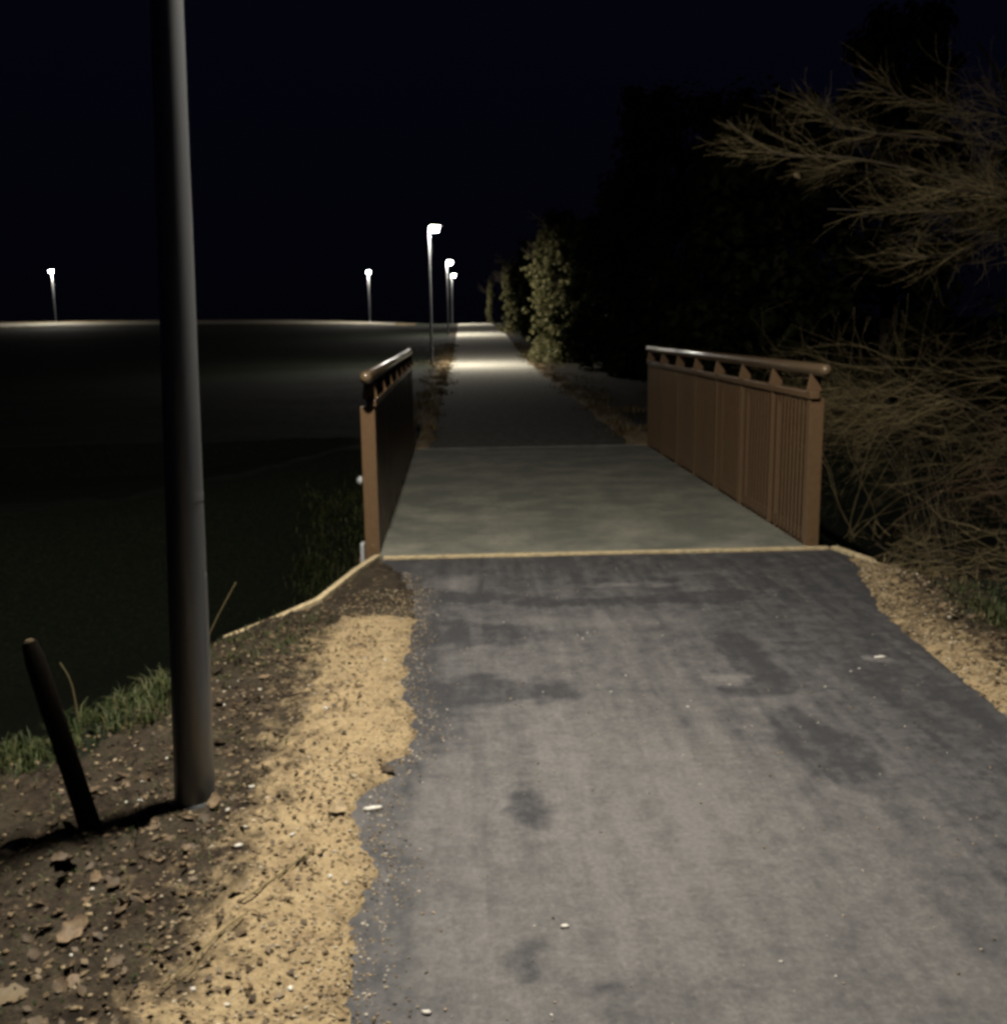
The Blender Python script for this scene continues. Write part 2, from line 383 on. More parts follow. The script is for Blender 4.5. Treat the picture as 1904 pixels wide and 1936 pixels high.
# path continuing beyond the bridge
V = []; F = []; PA = []
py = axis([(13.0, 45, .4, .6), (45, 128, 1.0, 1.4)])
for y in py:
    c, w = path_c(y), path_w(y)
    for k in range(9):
        x = c + w*(k/4-1) + (.16*nz(y*.8, k)+.10*nz(y*2.3, k+5) if k in (0, 8) else 0); V.append((x, y, base_z(1, y) + .012 - .02*(abs(k-4) == 4))); PA.append(.04 + .96*ss(18, 33, y))  # colour dark by the bridge, painted paler from the first lamp's pool on
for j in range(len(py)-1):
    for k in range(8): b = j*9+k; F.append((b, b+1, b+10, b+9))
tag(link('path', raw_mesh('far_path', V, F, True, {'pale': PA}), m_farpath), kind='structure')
# the lane across the far side of the field
V = []; F = []
rx = axis([(-90, -6, 2, 2)])
for x in rx:
    yc = 105.0 + .6*math.sin(x*.05)
    for k in range(5):
        y = yc - 1.8 + .9*k; V.append((x, y, ground_z(x, y) + .07 - .01*abs(k-2)))
for j in range(len(rx)-1):
    for k in range(4): b = j*5+k; F.append((b, b+5, b+6, b+1))
tag(link('road', raw_mesh('road', V, F, True, {'pale': [.45]*len(V)}), m_farpath), kind='structure')

# ------------------------------------------------------------------ street lamps
def make_lamp(x1=.38, yw=.155, ml=m_lens, mb=m_bowl):
    root = empty('street_lamp')
    HT = 5.0
    MB().lathe([(.066, -.5), (.066, .0), (.0585, 1.0), (.051, 2.0), (.0437, 3.0), (.036, 4.0), (.030, HT)], 28).build('pole', m_pole, root, True)
    MB().lathe([(.0589, 1.02), (.0587, 1.045)], 28).build('joint_band', m_pole, root, True)
    # narrow inspection door on the side of the post
    ring = [(math.cos(math.radians(a)), math.sin(math.radians(a))) for a in range(-78, -30, 6)]
    poly = [(.0655*c, .0655*s) for c, s in ring] + [(.056*c, .056*s) for c, s in ring[::-1]]
    d = MB().prism(poly, .42, .78)
    d.v = [(x*.968, y*.968, z) if z < .5 else (x*.927, y*.927, z) for x, y, z in d.v]; d = d.build('inspection_door', m_pole, root)
    d.rotation_euler.z = math.radians(35)
    MB().lathe([(.075, -.03), (.074, .012), (.067, .02)], 24).build('base_collar', m_head, root, True)
    MB().tube([(0, 0, HT-.06), (.02, 0, HT+.05), (.05, 0, HT+.10), (.12, 0, HT+.115)], [.034, .034, .032, .03], 12).build('arm', m_pole, root, True)
    # rounded flat head
    prof = []
    for k in range(28):
        t = 2*math.pi*k/28; cx = abs(math.cos(t))**.6*math.copysign(1, math.cos(t)); sy = abs(math.sin(t))**.6*math.copysign(1, math.sin(t))
        prof.append((.26+.25*cx, .20*sy))
    h = MB(); b0 = 0
    def ringz(s, z): h.v.extend([(.26+(x-.26)*s, y*s, z) for x, y in prof])
    for s, z in ((.80, HT+.085), (1.0, HT+.10), (1.0, HT+.125), (.82, HT+.155), (.4, HT+.17)): ringz(s, z)
    for r in range(4):
        for k in range(28): h.f.append((r*28+k, r*28+(k+1) % 28, (r+1)*28+(k+1) % 28, (r+1)*28+k))
    h.f.append(tuple(range(28))[::-1]); h.f.append(tuple(4*28+k for k in range(28)))
    head = h.build('lamp_head', m_head, root, True)
    q = MB(); x0, zt, zb = (.06 if yw > .1 else .155), HT+.0835, HT-.075
    q.v = [(x0, -yw, zt), (x1, -yw, zt), (x1, yw, zt), (x0, yw, zt), (x0+.03, -yw*.7, zb), (x1-.03, -yw*.7, zb), (x1-.03, yw*.7, zb), (x0+.03, yw*.7, zb)]
    q.f = [(4, 7, 6, 5), (0, 4, 5, 1), (1, 5, 6, 2), (2, 6, 7, 3), (3, 7, 4, 0)]
    if yw < .1: MB().box(.138, .144, -.17, .17, HT-.165, HT+.084).build('added_light_blocker', m_head, root)  # plate added out of view to cut the light towards field and ditch
    me = bpy.data.meshes.new('lens'); me.from_pydata(q.v, [], q.f); me.update(); me.materials.append(ml); me.materials.append(mb); me.polygons.foreach_set('material_index', [0, 1, 1, 1, 1]); link('lens', me, None, head)
    return root
near_lamp = make_lamp(.38, .085, m_lens0, m_bowl0); lamp = make_lamp()
lamps = [((-.90, 3.25, ground_z(-.9, 3.25)+.0), 20, (0, math.radians(1.85), 0), 'tall grey street lamp post in the near left foreground beside the path'),
         ((-.93, 39.6, ground_z(-.93, 39.6)), 4, (0, 0, 0), 'nearest fully visible lit street lamp, just left of the path past the bridge'),
         ((-.55, 75, ground_z(-.55, 75)), 4, (0, 0, 0), 'second lit street lamp along the path, partly beside the taller one'),
         ((-.35, 111, ground_z(-.35, 111)), 4, (0, 0, 0), 'smallest and farthest lit street lamp along the path'),
         ((-39.8, 106.6, ground_z(-39.8, 106.6)), -80, (0, 0, 0), 'lone lit street lamp at the far left edge of the field'),
         ((-8.65, 106.6, ground_z(-8.65, 106.6)), -82, (0, 0, 0), 'lit street lamp on the far lane, in middle distance over the left railing')]
for i, (loc, a, rot, lab) in enumerate(lamps):
    o = near_lamp if i == 0 else lamp if i == 1 else copy_tree(lamp)
    o.location = loc; o.rotation_euler = (rot[0], rot[1], math.radians(a)); tag(o, lab, 'street lamp', 'street lamps')
bpy.context.view_layer.update()

# ------------------------------------------------------------------ footbridge
XL, XR, Y0, Y1 = -.57, 2.40, 6.86, 12.90
br = empty('footbridge', (0, 0, 0)); tag(br, 'short footbridge with grey-green deck and brown slatted railings over the ditch', 'bridge')
MB().box(XL+.015, XR-.015, Y0, Y1, -.16, .006).build('deck', m_deck, br)
for x in (XL-.06, XR+.06): MB().box(x-.06, x+.06, Y0+.01, Y1-.01, -.42, -.012).build('edge_beam', m_brown, br)
slat_me = MB().box(-.004, .004, -.0185, .0185, 0, 1.0).mesh('slat', False, .0015)
post_me = None
def post_mesh(sgn):
    m = MB().box(-.022 if sgn > 0 else -.075, .075 if sgn > 0 else .022, -.028, .028, -.30, 1.02)
    # tapered bracket plate that carries the handrail
    b = len(m.v); a0, a1, a2, a3 = (-.045, .060, .046, -.016) if sgn > 0 else (-.060, .045, .016, -.046)
    m.v += [(a0, -.010, 1.066), (a1, -.010, 1.066), (a2, -.010, 1.198), (a3, -.010, 1.198), (a0, .010, 1.066), (a1, .010, 1.066), (a2, .010, 1.198), (a3, .010, 1.198)]
    m.f += [tuple(b+i for i in q) for q in ((0,1,2,3),(7,6,5,4),(0,4,5,1),(1,5,6,2),(2,6,7,3),(3,7,4,0))]
    return m.mesh('post', False, .004)
for sgn, x, lab in ((1, XR, 'brown slatted railing on the right side of the bridge, its slats lit'), (-1, XL, 'left railing of the bridge, seen almost edge on, inner face in the dark')):
    rail = MB().box(x+sgn*.004-.0, x+sgn*.04, Y0+.02, Y1-.02, .045, .085).build('railing', m_brown, br, False, .004); rail['label'] = lab
    MB().box(x-.032, x+.034, Y0+.0, Y1-.0, 1.020, 1.068).build('top_rail', m_brown, rail, False, .006)
    ys_h = [Y0-.180, Y0-.178, Y0-.170, Y0-.158, Y0-.143, Y0-.128, Y1+.10, Y1+.125, Y1+.14, Y1+.145]
    rr = [.008, .017, .029, .036, .040, .042, .042, .037, .028, .014]
    MB().tube([(x+sgn*.015, y, 1.218) for y in ys_h], rr, 20).build('handrail', m_rail, rail, True)
    pm = post_mesh(sgn)
    for k in range(8):
        y = Y0 + .05 + (Y1-Y0-.10)*k/7
        link('post', pm, m_brown, rail, (x, y, 0))
    nsl = 72
    for k in range(nsl):
        y = Y0 + .108 + (Y1-Y0-.216)*k/(nsl-1)
        link('slat', slat_me, m_brown, rail, (x-sgn*.012, y, .026))
# galvanised corner plate and rounded bolt on the near left post
MB().box(XL-.105, XL-.077, Y0-.035, Y0+.06, -.05, .10).build('corner_plate', m_galv, br, False, .006)
bolt = MB().lathe([(.012, 0), (.030, .006), (.034, .018), (.022, .034), (.008, .040)], 12).build('bolt', m_galv, br, True)
bolt.location = (XL-.076, Y0+.04, .52); bolt.rotation_euler = (0, -math.pi/2, 0)

# pale edge strip of the abutments
def strip(name, pts, w, z0, z1, mat, parent):
    m = MB()
    for (a, za), (b, zb) in zip(pts, pts[1:]):
        a, b = Vector(a), Vector(b); d = (b-a).normalized(); nrm = Vector((-d.y, d.x))*w/2
        i0 = len(m.v)
        for p, z in ((a, za), (b, zb)):
            for s in (-1, 1): m.v += [(p.x+nrm.x*s, p.y+nrm.y*s, z0+z), (p.x+nrm.x*s, p.y+nrm.y*s, z1+z)]
        m.f += [tuple(i0+q for q in f) for f in ((1,3,7,5),(0,4,6,2),(0,1,5,4),(2,6,7,3),(0,2,3,1),(4,5,7,6))]
    return m.build(name, mat, parent, False, .004)
kb = empty('concrete_kerb', (1, 6.8, 0)); tag(kb, 'pale sandy concrete edge strip across the near end of the bridge, with slanting ends', 'kerb')
kb2 = empty('concrete_kerb', (1, 12.95, 0)); tag(kb2, 'thin grey edge strip across the far end of the bridge deck', 'kerb')
def local(o, par):
    o.data.transform(Matrix.Translation(-Vector(par.location))); return o
local(strip('edge_strip', [((-.52, 6.815), 0), ((2.52, 6.815), 0)], .055, -.09, .014, m_conc, kb), kb)
local(strip('wing_wall', [((-.555, 6.80), .0), ((-.66, 6.35), .012), ((-.81, 5.70), .0), ((-1.02, 5.50), -.046), ((-1.25, 5.29), -.088)], .04, -.5, .034, m_conc, kb), kb)
local(strip('wing_wall', [((2.55, 6.80), .0), ((2.66, 6.46), -.01), ((2.62, 6.08), -.025)], .06, -.5, .020, m_conc, kb), kb)
local(strip('edge_strip', [((-.48, 12.945), 0), ((2.32, 12.945), 0)], .05, -.1, .016, m_concg, kb2), kb2)
ab = empty('abutment', (1, 6.84, 0)); 
tag(local(MB().box(-.60, 2.56, 6.845, 6.855, -1.5, -.17).build('abutment', m_concg), ab), 'grey concrete abutment wall under the near bridge end', 'abutment')
bpy.data.objects.remove(ab)

# ------------------------------------------------------------------ bare wood: growth and tubes
def grow(out, rnd, p, d, L, r, lvl, maxl, wig, trop, kids, ang, ratio, seg=.12, thin=.35, bias=None, tmin=.15):
    n = max(4, int(L/seg)); pts = [p.copy()]; rad = [r]; d = d.normalized()
    for i in range(n):
        d = d + Vector((rnd.gauss(0, wig), rnd.gauss(0, wig), rnd.gauss(0, wig)+trop))
        if bias is not None: d = d + bias
        d.normalize(); p = p + d*(L/n); pts.append(p.copy()); rad.append(max(.0008, r*(1-(1-thin)*(i+1)/n)))
    out.append((pts, rad, lvl))
    if lvl >= maxl: return
    for k in range(rnd.randint(*kids[min(lvl, len(kids)-1)])):
        t = rnd.uniform(tmin, 1)*(n-1); i = int(t); q = pts[i].lerp(pts[i+1], t-i)
        dd = (pts[i+1]-pts[i]).normalized(); ax = Vector((rnd.gauss(0, 1), rnd.gauss(0, 1), rnd.gauss(0, 1))).cross(dd).normalized()
        a = math.radians(rnd.uniform(*ang)); dn = dd*math.cos(a) + ax*math.sin(a)
        grow(out, rnd, q, dn, L*ratio*rnd.uniform(.55, 1.25)*(1-.35*t/n), rad[i]*rnd.uniform(.45, .7), lvl+1, maxl, wig, trop, kids, ang, ratio, seg, thin, bias)

def tubes(polys, n=3):
    V = []; F = []; b = 0
    for pts, rad, _ in polys:
        ref = Vector((.13, .31, .94))
        for i, p in enumerate(pts):
            d = (pts[min(i+1, len(pts)-1)] - pts[max(i-1, 0)])
            a = d.cross(ref)
            if a.length < 1e-6: a = Vector((1, 0, 0))
            a.normalize(); c = a.cross(d).normalized()
            for k in range(n):
                t = 2*math.pi*k/n; V.append((p + a*(math.cos(t)*rad[i]) + c*(math.sin(t)*rad[i]))[:])
        for i in range(len(pts)-1):
            for k in range(n): F.append((b+i*n+k, b+i*n+(k+1) % n, b+(i+1)*n+(k+1) % n, b+(i+1)*n+k))
        b += len(pts)*n
    return V, F
def wood(name, polys, mat, parent, n=3):
    V, F = tubes(polys, n); o = link(name, raw_mesh(name, V, F, True), mat, parent)
    if parent is not None: o.data.transform(Matrix.Translation(-Vector(parent.location)))
    return o
def curve(pts, m=5):
    """Catmull-Rom through control points"""
    P = [Vector(p) for p in pts]; P = [P[0]*2-P[1]] + P + [P[-1]*2-P[-2]]; o = []
    for i in range(1, len(P)-2):
        for k in range(m):
            t = k/m; a, b, c, d = P[i-1:i+3]
            o.append(.5*((2*b)+(c-a)*t+(2*a-5*b+4*c-d)*t*t+(3*b-a-3*c+d)*t**3))
    return o + [P[-2]]

# overhanging tree on the right: trunk out of frame, boughs sweeping over the railing
rnd = random.Random(4)
tr = empty('bare_tree', (5.6, 8.8, ground_z(5.6, 8.8)))
tag(tr, 'bare tree whose low lit boughs reach in over the right railing at upper right', 'tree')
wood('trunk', [(curve([(5.6, 8.8, -1.6), (5.55, 8.75, .4), (5.5, 8.7, 1.9), (5.6, 8.6, 3.6), (5.8, 8.5, 5.6)], 6), [.15-.004*i for i in range(25)], 0)], m_bark, tr, 10)
LIMBS = [[(5.5, 8.7, 1.75), (4.8, 8.4, 2.2), (4.25, 8.2, 2.42), (3.95, 8.1, 2.35), (3.4, 8.0, 2.35), (2.8, 7.9, 2.36)],
         [(5.5, 8.7, 2.2), (4.6, 8.4, 2.45), (3.7, 8.1, 2.62), (3.0, 8.0, 2.74), (2.52, 8.0, 2.76), (2.25, 7.95, 2.84), (2.02, 7.9, 3.0)],
         [(5.5, 8.7, 2.6), (4.6, 8.5, 2.85), (3.7, 8.3, 2.93), (3.1, 8.2, 2.98), (2.6, 8.1, 3.16)],
         [(5.55, 8.7, 2.8), (4.6, 8.4, 3.05), (3.8, 8.3, 3.15), (3.1, 8.2, 3.32)],
         [(5.5, 8.7, 1.6), (4.7, 8.3, 2.08), (4.2, 8.1, 2.16), (3.85, 8.0, 2.02), (3.35, 7.9, 2.0)],
         [(5.5, 8.7, 2.1), (4.5, 7.9, 2.35), (3.9, 7.6, 2.42), (3.3, 7.4, 2.46)],
         [(5.5, 8.7, 2.4), (4.5, 8.9, 2.7), (3.6, 8.9, 2.75), (2.9, 8.8, 2.8)]]
tw = []
for Lm in LIMBS:
    c = curve(Lm, 6); N = len(c)
    wood('limb', [(c, [.016-.012*i/N for i in range(N)], 0)], m_bark, tr, 6)
    for k in range(36):
        i = rnd.randint(3, int(N*.86)); d = (c[i+1]-c[i]).normalized()
        d = d + Vector((rnd.gauss(0, .22), rnd.gauss(0, .55), rnd.gauss(.02, .20)))
        grow(tw, rnd, c[i], d, rnd.uniform(.45, 1.0)*(1.1-.65*i/N), rnd.uniform(.0028, .0045), 1, 3, .13, .010, [(0, 0), (2, 4), (0, 2)], (18, 58), .70, .05, .35, Vector((-.015, 0, 0)))
wood('crown', tw, m_twig, tr, 3)

# brushwood behind the right railing and along the ditch
def shrub(loc, seed, lab, stems, spread, hgt, mat, bias=None, trop=-.02, r=.009, maxl=3, kids=((5, 8), (3, 5), (1, 2)), lean=(0, 0), tmin=.3):
    rnd = random.Random(seed); z = ground_z(loc[0], loc[1]); b = Vector((loc[0], loc[1], z-.05))
    o = empty('bare_shrub', b); tag(o, lab, 'shrub', 'bare shrubs by the ditch')
    st = []
    for k in range(stems):
        d = Vector((rnd.gauss(lean[0], spread), rnd.gauss(lean[1], spread), 1))
        grow(st, rnd, b + Vector((rnd.gauss(0, .15), rnd.gauss(0, .15), 0)), d, hgt*rnd.uniform(.7, 1.25), r*rnd.uniform(.7, 1.3), 0, maxl, .10, trop, list(kids), (15, 50), .52, .08, .3, bias, tmin)
    st = [q for q in st if all(p.x > 2.62 or p.y < 6.6 for p in q[0])]
    wood('stems', [q for q in st if q[2] == 0], mat, o, 5); wood('twigs', [q for q in st if q[2] > 0], mat, o, 3)
    return o
def thicket(loc, seed, lab, box, n, dirv, mat, stems=10, r=.0035, ln=(.5, 1.2), kids=((2, 4), (0, 2))):
    """a few dark stems that carry sprays of fine, nearly level twigs through a box-shaped volume"""
    rnd = random.Random(seed); z = ground_z(loc[0], loc[1]); b = Vector((loc[0], loc[1], z-.05))
    o = empty('bare_shrub', b); tag(o, lab, 'shrub', 'bare shrubs by the ditch')
    (x0, x1), (y0, y1), (z0, z1) = box; st = []; tw = []
    for k in range(stems):
        e = Vector((rnd.uniform(x0, x1), rnd.uniform(y0, y1), rnd.uniform(z0, z1))); m = b.lerp(e, .5) + Vector((rnd.gauss(.15, .15), rnd.gauss(0, .15), rnd.uniform(.1, .35)))
        c = curve([b + Vector((rnd.gauss(0, .1), rnd.gauss(0, .1), 0)), m, e], 7); st.append((c, [.0075-.0055*i/len(c) for i in range(len(c))], 0))
        for q in range(n//stems):
            i = rnd.randint(len(c)//2, len(c)-1); p = c[i] + Vector((rnd.gauss(0, .03), rnd.gauss(0, .03), rnd.gauss(0, .03)))
            d = Vector(dirv) + Vector((rnd.gauss(0, .45), rnd.gauss(0, .55), rnd.gauss(0, .20)))
            grow(tw, rnd, p, d, rnd.uniform(*ln), r*rnd.uniform(.6, 1.3), 0, len(kids), .12, .004, list(kids), (15, 55), .62, .06, .3)
    ok = lambda q: all(p.x > 2.62 or p.y < 6.6 for p in q[0])
    wood('stems', [q for q in st if ok(q)], m_bark, o, 5); wood('twigs', [q for q in tw if ok(q)], mat, o, 3)
thicket((4.3, 8.7), 11, 'olive brown tangle of twigs directly behind the near end of the right railing', ((2.9, 4.3), (7.9, 9.0), (.75, 1.32)), 96, (-.8, -.15, -.02), m_twig, 12, .0027)
thicket((5.2, 8.2), 12, 'broad twiggy shrub at the right picture edge, below the overhanging boughs', ((3.5, 5.2), (7.3, 8.6), (.70, 1.30)), 108, (-.9, -.1, -.05), m_twig, 12, .0027)
thicket((5.2, 7.2), 13, 'reddish brown canes fanning in from the right picture edge', ((4.0, 4.9), (6.9, 7.5), (.35, .6)), 32, (-.9, 0, -.1), m_twigr, 4)
shrub((4.1, 10.4), 14, 'dim twiggy shrub behind the middle of the right railing', 10, .35, 3.2, m_twig, None, -.03, r=.006)
thicket((3.7, 6.6), 15, 'low arching bramble stems over the ditch edge on the right', ((2.9, 3.9), (6.2, 6.9), (-.05, .12)), 30, (-.8, -.1, -.1), m_twig, 6, .003, (.3, .8))
thicket((4.4, 6.4), 16, 'straggly twigs lying at the top of the right bank by the grass', ((3.4, 4.5), (5.9, 6.7), (-.05, .15)), 40, (-.9, 0, -.1), m_twig, 6, .003, (.3, .8))
thicket((3.05, 6.75), 17, 'small sprig of twigs in the ditch beside the near right bridge corner', ((2.75, 3.2), (6.5, 7.0), (-.05, .15)), 30, (.1, -.2, .2), m_twig, 5, .0025, (.15, .4))

def leaves(V, F, R, c, nrm, s, rnd):
    """one folded leaf of four corners"""
    a = nrm.cross(Vector((rnd.gauss(0, 1), rnd.gauss(0, 1), rnd.gauss(0, 1)))).normalized(); b = nrm.cross(a)
    i = len(V); V.extend([(c-a*s)[:], (c-b*s*.62+nrm*s*.12)[:], (c+a*s)[:], (c+b*s*.62+nrm*s*.12)[:]]); F.append((i, i+1, i+2, i+3)); R.extend([rnd.random()]*4)

def tree(x, y, h, r, seed, lab, ivy=0, ivy_h=4.5, ivy_r=.6, leaf=.09, group='trees lining the right of the path', lean=(0, 0), bush=0):
    rnd = random.Random(seed); z = ground_z(x, y); b = Vector((x, y, z-.2))
    o = empty('ivy_clad_tree' if ivy else 'bare_tree', b); tag(o, lab, 'tree', group)
    st = []
    grow(st, rnd, b, Vector((lean[0], lean[1], 1)), h, r, 0, 3, .035, .01, [(9, 12), (5, 7), (3, 5)], (30, 62), .42, .35, .25, None, .62 if ivy else .2)
    wood('trunk', [st[0]], m_bark, o, 10); wood('crown', [q for q in st[1:]], m_bark, o, 3)
    if ivy:
        V = []; F = []; R = []; tp = st[0][0]
        clumps = []
        for k in range(1100 if ivy > 9000 else 320):
            t = rnd.random()**.85; i = min(len(tp)-2, int(t*ivy_h/h*len(tp))); a = rnd.uniform(0, 6.283)
            lump = .62 + .55*nz(math.cos(a)*1.1+seed, math.sin(a)*1.1, t*5.0) + .35*nz(math.cos(a)*3+seed, math.sin(a)*3, t*13.0)
            if lump < .34: continue
            rr = ivy_r*lump*rnd.uniform(.25, 1.15)*(1.12-.45*t*t)
            clumps.append((tp[i] + Vector((math.cos(a)*rr-.12*t*t*ivy_r, math.sin(a)*rr, rnd.uniform(-.2, .2))), rnd.uniform(.05, .20)))
        for k in range(bush):
            a = rnd.uniform(2.2, 4.6); rr = rnd.uniform(.3, 1.7)
            clumps.append((b + Vector((math.cos(a)*rr*.6, -abs(rnd.gauss(0, .7)), rnd.uniform(.1, .7))), rnd.uniform(.2, .4)))
        for k in range(ivy):
            c, s = clumps[rnd.randrange(len(clumps))]
            d = Vector((rnd.gauss(0, 1), rnd.gauss(0, 1), rnd.gauss(0, 1))).normalized()
            p = c + d*s*rnd.random()**.4
            leaves(V, F, R, p, (d+Vector((0, 0, .4))).normalized(), leaf*rnd.uniform(.5, 1.2), rnd)
        q = link('ivy', raw_mesh('ivy', V, F, False, {'rnd': R}), m_ivy, o); q.data.transform(Matrix.Translation(-b))
    return o
tree(4.10, 41.4, 5.5, .20, 21, 'tall ivy clad tree lit by the nearest lamp, right of the path', 36000, 5.3, 1.45, .055, bush=160, lean=(-.02, -.02))
tree(4.05, 78, 5.4, .20, 22, 'second lit ivy clad trunk further along the right of the path', 9000, 5.0, .62, .075, bush=8)
tree(3.65, 115, 5.2, .16, 23, 'farthest pale tree trunk lit beside the end of the path', 4000, 4.8, .42, .09)
tree(8.5, 13.0, 9, .20, 29, 'dark bare tree behind the twiggy shrubs on the right')

# the black wall of evergreens right of the path
def evergreen(seed, h, rad, nl):
    rnd = random.Random(seed); V = []; F = []; R = []; cl = []
    for k in range(130):
        t = rnd.random(); a = rnd.uniform(0, 6.283)
        rr = rad*(.55+.6*math.sin(math.pi*min(1, t*.85+.18)))*(.7+.5*nz(math.cos(a)*1.3+seed, math.sin(a)*1.3, t*4))*rnd.uniform(.3, 1)
        cl.append((Vector((math.cos(a)*rr, math.sin(a)*rr, .15+t*h)), rnd.uniform(.25, .6)))
    for k in range(nl):
        c, s_ = cl[rnd.randrange(len(cl))]; d = Vector((rnd.gauss(0, 1), rnd.gauss(0, 1), rnd.gauss(0, 1))).normalized()
        leaves(V, F, R, c + d*s_*rnd.random()**.5, (d+Vector((0, 0, .3))).normalized(), .10*rnd.uniform(.5, 1.3), rnd)
    tr_ = [(curve([(0, 0, -.3), (.1, 0, h*.4), (0, .1, h*.8), (.05, .1, h)], 4), [.16-.011*i for i in range(13)], 0)]
    V2, F2 = tubes(tr_, 8)
    return raw_mesh('foliage', V, F, False, {'rnd': R}), raw_mesh('trunk', V2, F2, True)
EV = [evergreen(71, 5.6, 1.7, 9000), evergreen(72, 6.6, 1.9, 9000), evergreen(73, 4.8, 1.8, 9000)]
EVT = [(5.9, 16.5, 2, 'dark evergreen directly behind the far end of the right railing'), (6.3, 20.5, 0, 'dark evergreen a little beyond the bridge, second in the black row'), (5.7, 25, 1, 'dark evergreen halfway between the bridge and the lit ivy clad tree'),
       (6.0, 30, 0, 'dark evergreen third before the lit ivy clad tree'), (5.9, 35, 2, 'dark evergreen just in front of the lit ivy clad tree'), (6.6, 42, 1, 'dark evergreen right beside the lit ivy clad tree'),
       (5.6, 48, 0, 'dark evergreen just behind the lit ivy clad tree'), (5.4, 55, 1, 'dark evergreen midway between the two lit ivy clad trees'), (5.2, 63, 0, 'dark evergreen shortly before the second ivy clad trunk'), (5.3, 71, 2, 'dark evergreen right in front of the second ivy clad trunk'),
       (6.0, 84, 1, 'dark evergreen behind the second ivy clad trunk'), (5.6, 96, 0, 'farthest dark evergreen beside the end of the path'), (8.6, 18.5, 1, 'tall dark evergreen set back behind the right railing'), (9.8, 14.5, 0, 'dark evergreen behind the twigs at the right picture edge')]
for k, (x, y, v, lab) in enumerate(EVT):
    x -= .85 if y < 40 else 0
    o = empty('evergreen_tree', (x, y, ground_z(x, y)), (0, 0, k*1.7)); tag(o, lab, 'tree', 'dark evergreens lining the right of the path')
    link('foliage', EV[v][0], m_ever, o); link('trunk', EV[v][1], m_bark, o)

# ------------------------------------------------------------------ wooden stake in the post's shadow
sd = Vector((-.215, .0, 1)).normalized(); sb = Vector((-1.215, 3.16, ground_z(-1.215, 3.16)))
stk = empty('wooden_stake', sb); tag(stk, 'thin dark wooden stake leaning left beside the street lamp post', 'stake')
MB().tube([sd*t for t in (-.25, 0, .2, .4, .58, .645)], [.033, .034, .033, .0325, .031, .022], 12).build('shaft', m_stake, stk, True)
MB().tube([sd*.643, sd*.652], [.015, .011], 12).build('cut_top', m_leafy, stk, True)

# ------------------------------------------------------------------ grass, gravel, litter
def blades(name, spots, mat, seed, lab, cat, wid=.003):
    rnd = random.Random(seed); V = []; F = []; R = []
    for (x, y, h, cnt, rad) in spots:
        for k in range(cnt):
            px, py = x + rnd.gauss(0, rad), y + rnd.gauss(0, rad); z = ground_z(px, py)-.01
            a = rnd.uniform(0, 6.283); ln = rnd.uniform(.2, .9); hh = h*rnd.uniform(.4, 1.2); d = Vector((math.cos(a), math.sin(a), 0)); w = Vector((-d.y, d.x, 0))*wid*rnd.uniform(.7, 1.5)
            i = len(V); p = Vector((px, py, z)); q1 = p+d*hh*ln*.3+Vector((0, 0, hh*.6)); q2 = p+d*hh*ln+Vector((0, 0, hh*(.95-.35*ln)))
            V.extend([(p-w)[:], (p+w)[:], (q1+w*.8)[:], (q1-w*.8)[:], (q2+w*.15)[:], (q2-w*.15)[:]]); F += [(i, i+1, i+2, i+3), (i+3, i+2, i+4, i+5)]; R.extend([rnd.random()]*6)
    o = link(name, raw_mesh(name, V, F, True, {'rnd': R}), mat); tag(o, lab, cat, kind='stuff'); return o
rnd = random.Random(8)
sp = []
for k in range(60):
    t = rnd.random(); x = -2.0+.75*t + rnd.gauss(0, .06); y = 3.75 + .75*t + rnd.gauss(0, .14); sp.append((x, y, rnd.uniform(.05, .13), 42, .06))
for k in range(46): sp.append((rnd.uniform(-1.25, -.75), rnd.uniform(4.5, 5.4), rnd.uniform(.03, .07), 14, .06))
for k in range(150): sp.append((rnd.uniform(-1.7, -.70), rnd.uniform(2.1, 3.9), rnd.uniform(.015, .04), 9, .05))
blades('grass', sp, m_grass, 31, 'short green grass along the left bank top behind the lamp post', 'grass')
sp = [(2.72+abs(rnd.gauss(0, .3)), rnd.uniform(4.3, 5.75), rnd.uniform(.03, .09), 28, .07) for k in range(70)]
blades('grass', sp, m_grass, 32, 'green grass patch at the right picture edge beyond the sandy strip', 'grass')
sp = [(rnd.uniform(-1.75, -.72), rnd.uniform(9.3, 12.4), rnd.uniform(.06, .16), 30, .10) for k in range(230)]
blades('grass', sp, m_grass, 33, 'dim rough grass on the far ditch bank left of the bridge', 'grass', .005)
sp = []
for k in range(420):
    y = rnd.uniform(14, 60); s = rnd.choice((-1, 1)); x = (edge_l(y)+.12-abs(rnd.gauss(0, .45))) if s < 0 else (edge_r(y)-.15+abs(rnd.gauss(0, .5))); sp.append((x, y, rnd.uniform(.05, .18), 24, .12))
blades('grass', sp, m_dry, 34, 'dry straw coloured grass edging the path beyond the bridge', 'grass', .008)
sp = [(rnd.uniform(2.7, 4.6), rnd.uniform(5.8, 7.2), rnd.uniform(.04, .11), 18, .1) for k in range(70)]
blades('grass', sp, m_dry, 35, 'dead grass stalks among the twigs on the right ditch bank', 'grass', .003)

